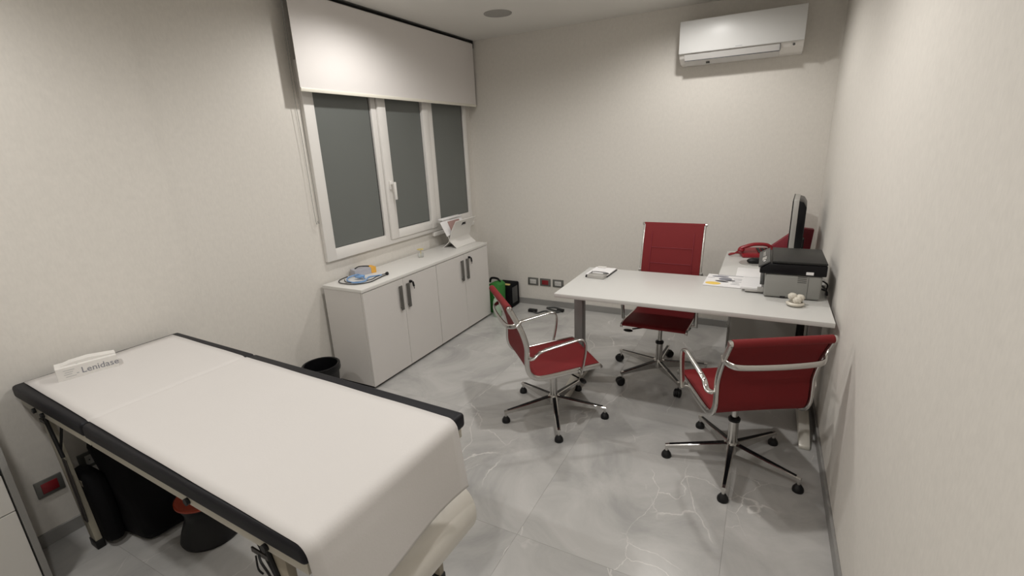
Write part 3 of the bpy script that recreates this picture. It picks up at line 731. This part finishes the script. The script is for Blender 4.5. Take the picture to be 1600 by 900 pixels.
tag(bx('pink_folder', (.0155, -.745, .022), (.0195, -.56, .138), PINK, bev=.001, M=MB), 'dusty pink folder edge inside the magazine rack', 'folder')
t = tag(bx('white_binder', (.10, -.82, Z+.250), (.15, -.50, Z+.266), SHEET, bev=.004), 'white folded card lying across the papers in rack', 'card')

# ================================================================= ON THE DESK
Z = DZ+.0006
t = thing('notebook', 'white note block with black edge at the desk left end', 'notebook', (1.755, -1.20, Z), R_(-3))
bm = BM(); box(bm, (-.078, -.105, 0), (.078, .105, .004), .001, 1); obj('cover', bm, DARK, t)
bm = BM(); box(bm, (-.078, -.103, .0045), (.072, .103, .012), .001, 1); obj('pages', bm, SHEET, t)
t = thing('card_holder', 'small silver card holder with wire loop on the note block', 'card holder', (1.765, -1.33, Z), R_(-3))
bm = BM(); prism(bm, [(-.035, 0), (.03, 0), (.045, .018), (-.03, .024)], -.062, .055, 'x', .002); obj('case', bm, SILVER, t)
bm = BM(); sweep(bm, smooth([(-.05, .03, .024), (-.06, .06, .022), (-.03, .075, .02), (.03, .07, .02), (.06, .05, .02), (.03, .03, .024)], 6), .0028, seg=8); obj('wire_loop', bm, GREYB, t)
bm = BM(); cyl(bm, (-.075, -.02, .006), (-.06, .04, .016), .006); obj('pen_end', bm, DARK, t)
tag(bx('card_stack', (1.70, -1.12, Z+.0128), (1.76, -1.095, Z+.019), CARDW, bev=.001), 'thin pale card at the back of the note block', 'card')
# brochure
t = thing('brochure', 'printed white brochure with yellow ellipse near the printer', 'brochure', (2.54, -1.165, Z), R_(-2))
bm = BM(); box(bm, (-.108, -.135, 0), (.108, .135, .006), .0015, 1); obj('pages', bm, SHEET, t)
def flat(name, m, parent, c, rx, ry, z, rot=0, n=20):
    bm = BM(); pts = [(c[0]+rx*math.cos(a)*math.cos(rot)-ry*math.sin(a)*math.sin(rot), c[1]+rx*math.cos(a)*math.sin(rot)+ry*math.sin(a)*math.cos(rot)) for a in [2*PI*i/n for i in range(n)]]
    prism(bm, pts, z, z+.0004, 'z'); return obj(name, bm, m, parent)
flat('yellow_print', YELLOW, t, (-.055, -.085), .045, .032, .0062)
flat('dark_print', INK, t, (-.03, .085), .05, .02, .0062, .1); flat('dark_print', INK, t, (.005, .03), .04, .035, .0062, .5); flat('dark_print', INKD, t, (-.01, -.03), .04, .016, .0067, -.2); flat('dark_print', INKD, t, (.035, 0.0), .03, .012, .0069, .1)
bm = BM(); box(bm, (-.05, .118, .0062), (.106, .128, .0066))
for a, b, c in ((.05, .10, .05), (.055, .10, .02), (.05, .1, -.02), (.05, .09, -.05), (.045, .095, -.08), (-.1, -.06, .04)): box(bm, (a, c, .0062), (b, c+.006, .0066))
obj('print_lines', bm, INK, t)
# printer
t = thing('printer', 'black and grey multifunction laser printer on the desk corner', 'printer', (2.90, -1.24, DZ))
bm = BM(); box(bm, (-.138, -.185, .004), (.135, .185, .1375), .012, 3); obj('body', bm, PRINTG, t)
bm = BM(); prism(bm, [(-.168, .138), (.150, .138), (.150, .198), (-.125, .196), (-.168, .162)], -.19, .19, 'y', .006); scn = obj('scanner_unit', bm, GLOSSB, t)
bm = BM(); box(bm, (-.11, -.188, .1985), (.150, .188, .212), .006, 2); obj('lid', bm, mat('printer lid', (.018, .018, .017), spec=.25, rough=.45, noise=.04), t)
Mx = Matrix.Translation((-.145, 0, .190)) @ Matrix.Rotation(R_(-32), 4, 'Y')
bm = BM(); box(bm, (-.035, -.185, -.004), (.030, .185, .004), .002, M=Mx); cp = obj('control_panel', bm, GREYB, t)
bm = BM(); box(bm, (-.012, -.10, .0042), (.012, -.03, .007), .001, M=Mx)
for k in range(4): box(bm, (-.010, .01+k*.03, .0042), (.006, .026+k*.03, .0065), .001, M=Mx)
obj('button', bm, SILVER, cp)
bm = BM(); blob(bm, (0, -.13, .006), (.008, .008, .003), 1, M=Mx); obj('start_button', bm, SHEET, cp)
bm = BM(); box(bm, (.055, -.1925, .145), (.090, -.1902, .161), .001, 1); obj('sticker', bm, SHEET, t)
bm = BM()
for k in range(4): box(bm, (.02, -.1862, .098+k*.010), (.062, -.1849, .101+k*.010))
box(bm, (.07, -.1862, .01), (.0715, -.1849, .13)); obj('vent_slot', bm, GREYB, t)
bm = BM(); box(bm, (-.055, -.187, .006), (-.03, -.1845, .013)); obj('grip_slot', bm, DARK, t)
bm = BM(); box(bm, (-.235, -.13, .008), (-.1385, .13, .016), .002); box(bm, (-.17, -.135, .016), (-.1385, -.125, .04)); tr = obj('paper_tray', bm, SILVER, t)
bm = BM(); box(bm, (-.255, -.115, .0165), (-.139, .115, .028), .001, 1); obj('tray_paper', bm, SHEET, t)
bm = BM(); box(bm, (-.160, -.13, .055), (-.1385, .13, .075), .002); obj('output_slot', bm, GREYB, t)
bm = BM(); sweep(bm, smooth([(.135, -.10, .05), (.165, -.12, .045), (.175, -.08, .01), (.18, .05, .008), (.16, .14, .01)], 6), .005, seg=8); sweep(bm, smooth([(.135, -.06, .09), (.17, -.07, .07), (.178, .0, .02)], 6), .004, seg=8); obj('cable', bm, DARK, t)
# ornament
t = thing('shell_ornament', 'ivory flower-shaped ornament on a round dish by the printer', 'ornament', (2.915, -1.535, DZ+.0004))
bm = BM(); lathe(bm, [(0, 0), (.028, 0), (.042, .008), (.044, .016), (.034, .022), (.024, .014), (0, .012)], 28); obj('dish', bm, CERAM, t)
def rose(d): return 1+.10*math.sin(d.x*14+d.z*9)+.08*math.sin(d.y*16)
for c in ((-.016, .008, .048), (.020, .010, .042), (.006, -.014, .034)):
    bm = BM(); blob(bm, c, (.021, .020, .019), 3, rose); obj('flower', bm, CERAM, t, ang=60)
# telephone
t = thing('telephone', 'red desk telephone with handset on the desk return', 'telephone', (2.70, -.36, Z), R_(14))
bm = BM(); prism(bm, [(-.085, 0), (.085, 0), (.085, .045), (.06, .05), (-.085, .022)], -.11, .10, 'x', .006); ph = obj('base', bm, REDP, t)
bm = BM()
for a in range(3):
    for b in range(4): box(bm, (.005+a*.03, -.05+b*.024, .032+b*.004), (.025+a*.03, -.034+b*.024, .040+b*.004), .001, 1)
obj('keypad', bm, GREYB, ph)
bm = BM(); sweep(bm, smooth([(-.125, -.04, .055), (-.11, -.04, .068), (-.03, -.035, .092), (.05, -.03, .090), (.085, -.028, .075), (.10, -.028, .06)], 6), .019, .013, seg=12, ref=(0, 1, 0))
blob(bm, (-.115, -.04, .052), (.026, .024, .018), 2); blob(bm, (.092, -.028, .056), (.026, .024, .018), 2); obj('handset', bm, REDP, t)
bm = BM(); sweep(bm, smooth([(-.13, -.04, .045), (-.16, -.03, .02), (-.19, -.01, .008), (-.17, .03, .008), (-.10, .04, .01)], 6), .006, seg=8); obj('cord', bm, REDP, t)
# mouse and pad
t = tag(obj('mouse_pad', (lambda b: (lathe(b, [(0, 0), (.085, 0), (.087, .002), (.085, .004), (0, .004)], 32), b)[1])(BM()), SILVER, None, loc=(2.685, -.62, Z)), 'round pale grey mouse pad on the desk return', 'mouse pad')
t = thing('computer_mouse', 'black computer mouse on the pale round pad', 'mouse', (2.70, -.63, Z+.0045), R_(20))
bm = BM(); blob(bm, (0, 0, .016), (.055, .032, .022), 3)
for v in bm.verts: v.co.z = max(v.co.z, 0)
obj('shell', bm, DARK, t); bm = BM(); cyl(bm, (.03, -.004, .033), (.03, .004, .033), .007); obj('wheel', bm, GREYB, t)
# loose sheets
tag(bx('loose_sheets', (2.60, -1.035, Z), (2.755, -.80, Z+.006), SHEET, bev=.001), 'loose white sheets on the desk return behind the printer tray', 'papers')
# monitor
t = thing('monitor', 'black computer monitor seen edge-on at the right wall', 'monitor', (2.945, -.44, Z), R_(-3.6))
def mon(bm, a, b, bev=.003): box(bm, a, b, bev)
bm = BM(); mon(bm, (-.040, -.185, .115), (-.006, .185, .45), .004); obj('bezel', bm, SILVER, t)
bm = BM(); mon(bm, (-.044, -.186, .112), (-.0395, .186, .453), .001); obj('front_frame', bm, GLOSSB, t)
bm = BM(); mon(bm, (-.0455, -.170, .13), (-.0438, .170, .438), .0005); obj('screen', bm, SCREEN, t)
bm = BM(); prism(bm, [(-.007, .115), (-.007, .444), (.02, .436), (.040, .400), (.040, .13), (.02, .112)], -.182, .182, 'y', .006); obj('housing', bm, GLOSSB, t)
bm = BM(); box(bm, (-.0, -.04, .02), (.05, .04, .16), .006); lathe(bm, [(0, 0), (.10, 0), (.11, .006), (.10, .014), (.05, .022), (0, .022)], 32, (0, 0, 0)); obj('stand', bm, DARK, t)
# red magazine file and small things in the corner
t = thing('magazine_file', 'dark red magazine file standing behind the monitor', 'magazine file', (2.90, -.18, Z))
bm = BM(); prism(bm, [(-.125, 0), (.155, 0), (.168, .185), (.07, .195), (-.125, .022)], -.035, .035, 'y', .002); obj('case', bm, REDF, t)
tag(bx('note_pad', (2.79, -.30, Z), (2.85, -.25, Z+.03), SHEET, bev=.002), 'small white note cube between telephone and monitor', 'note pad')
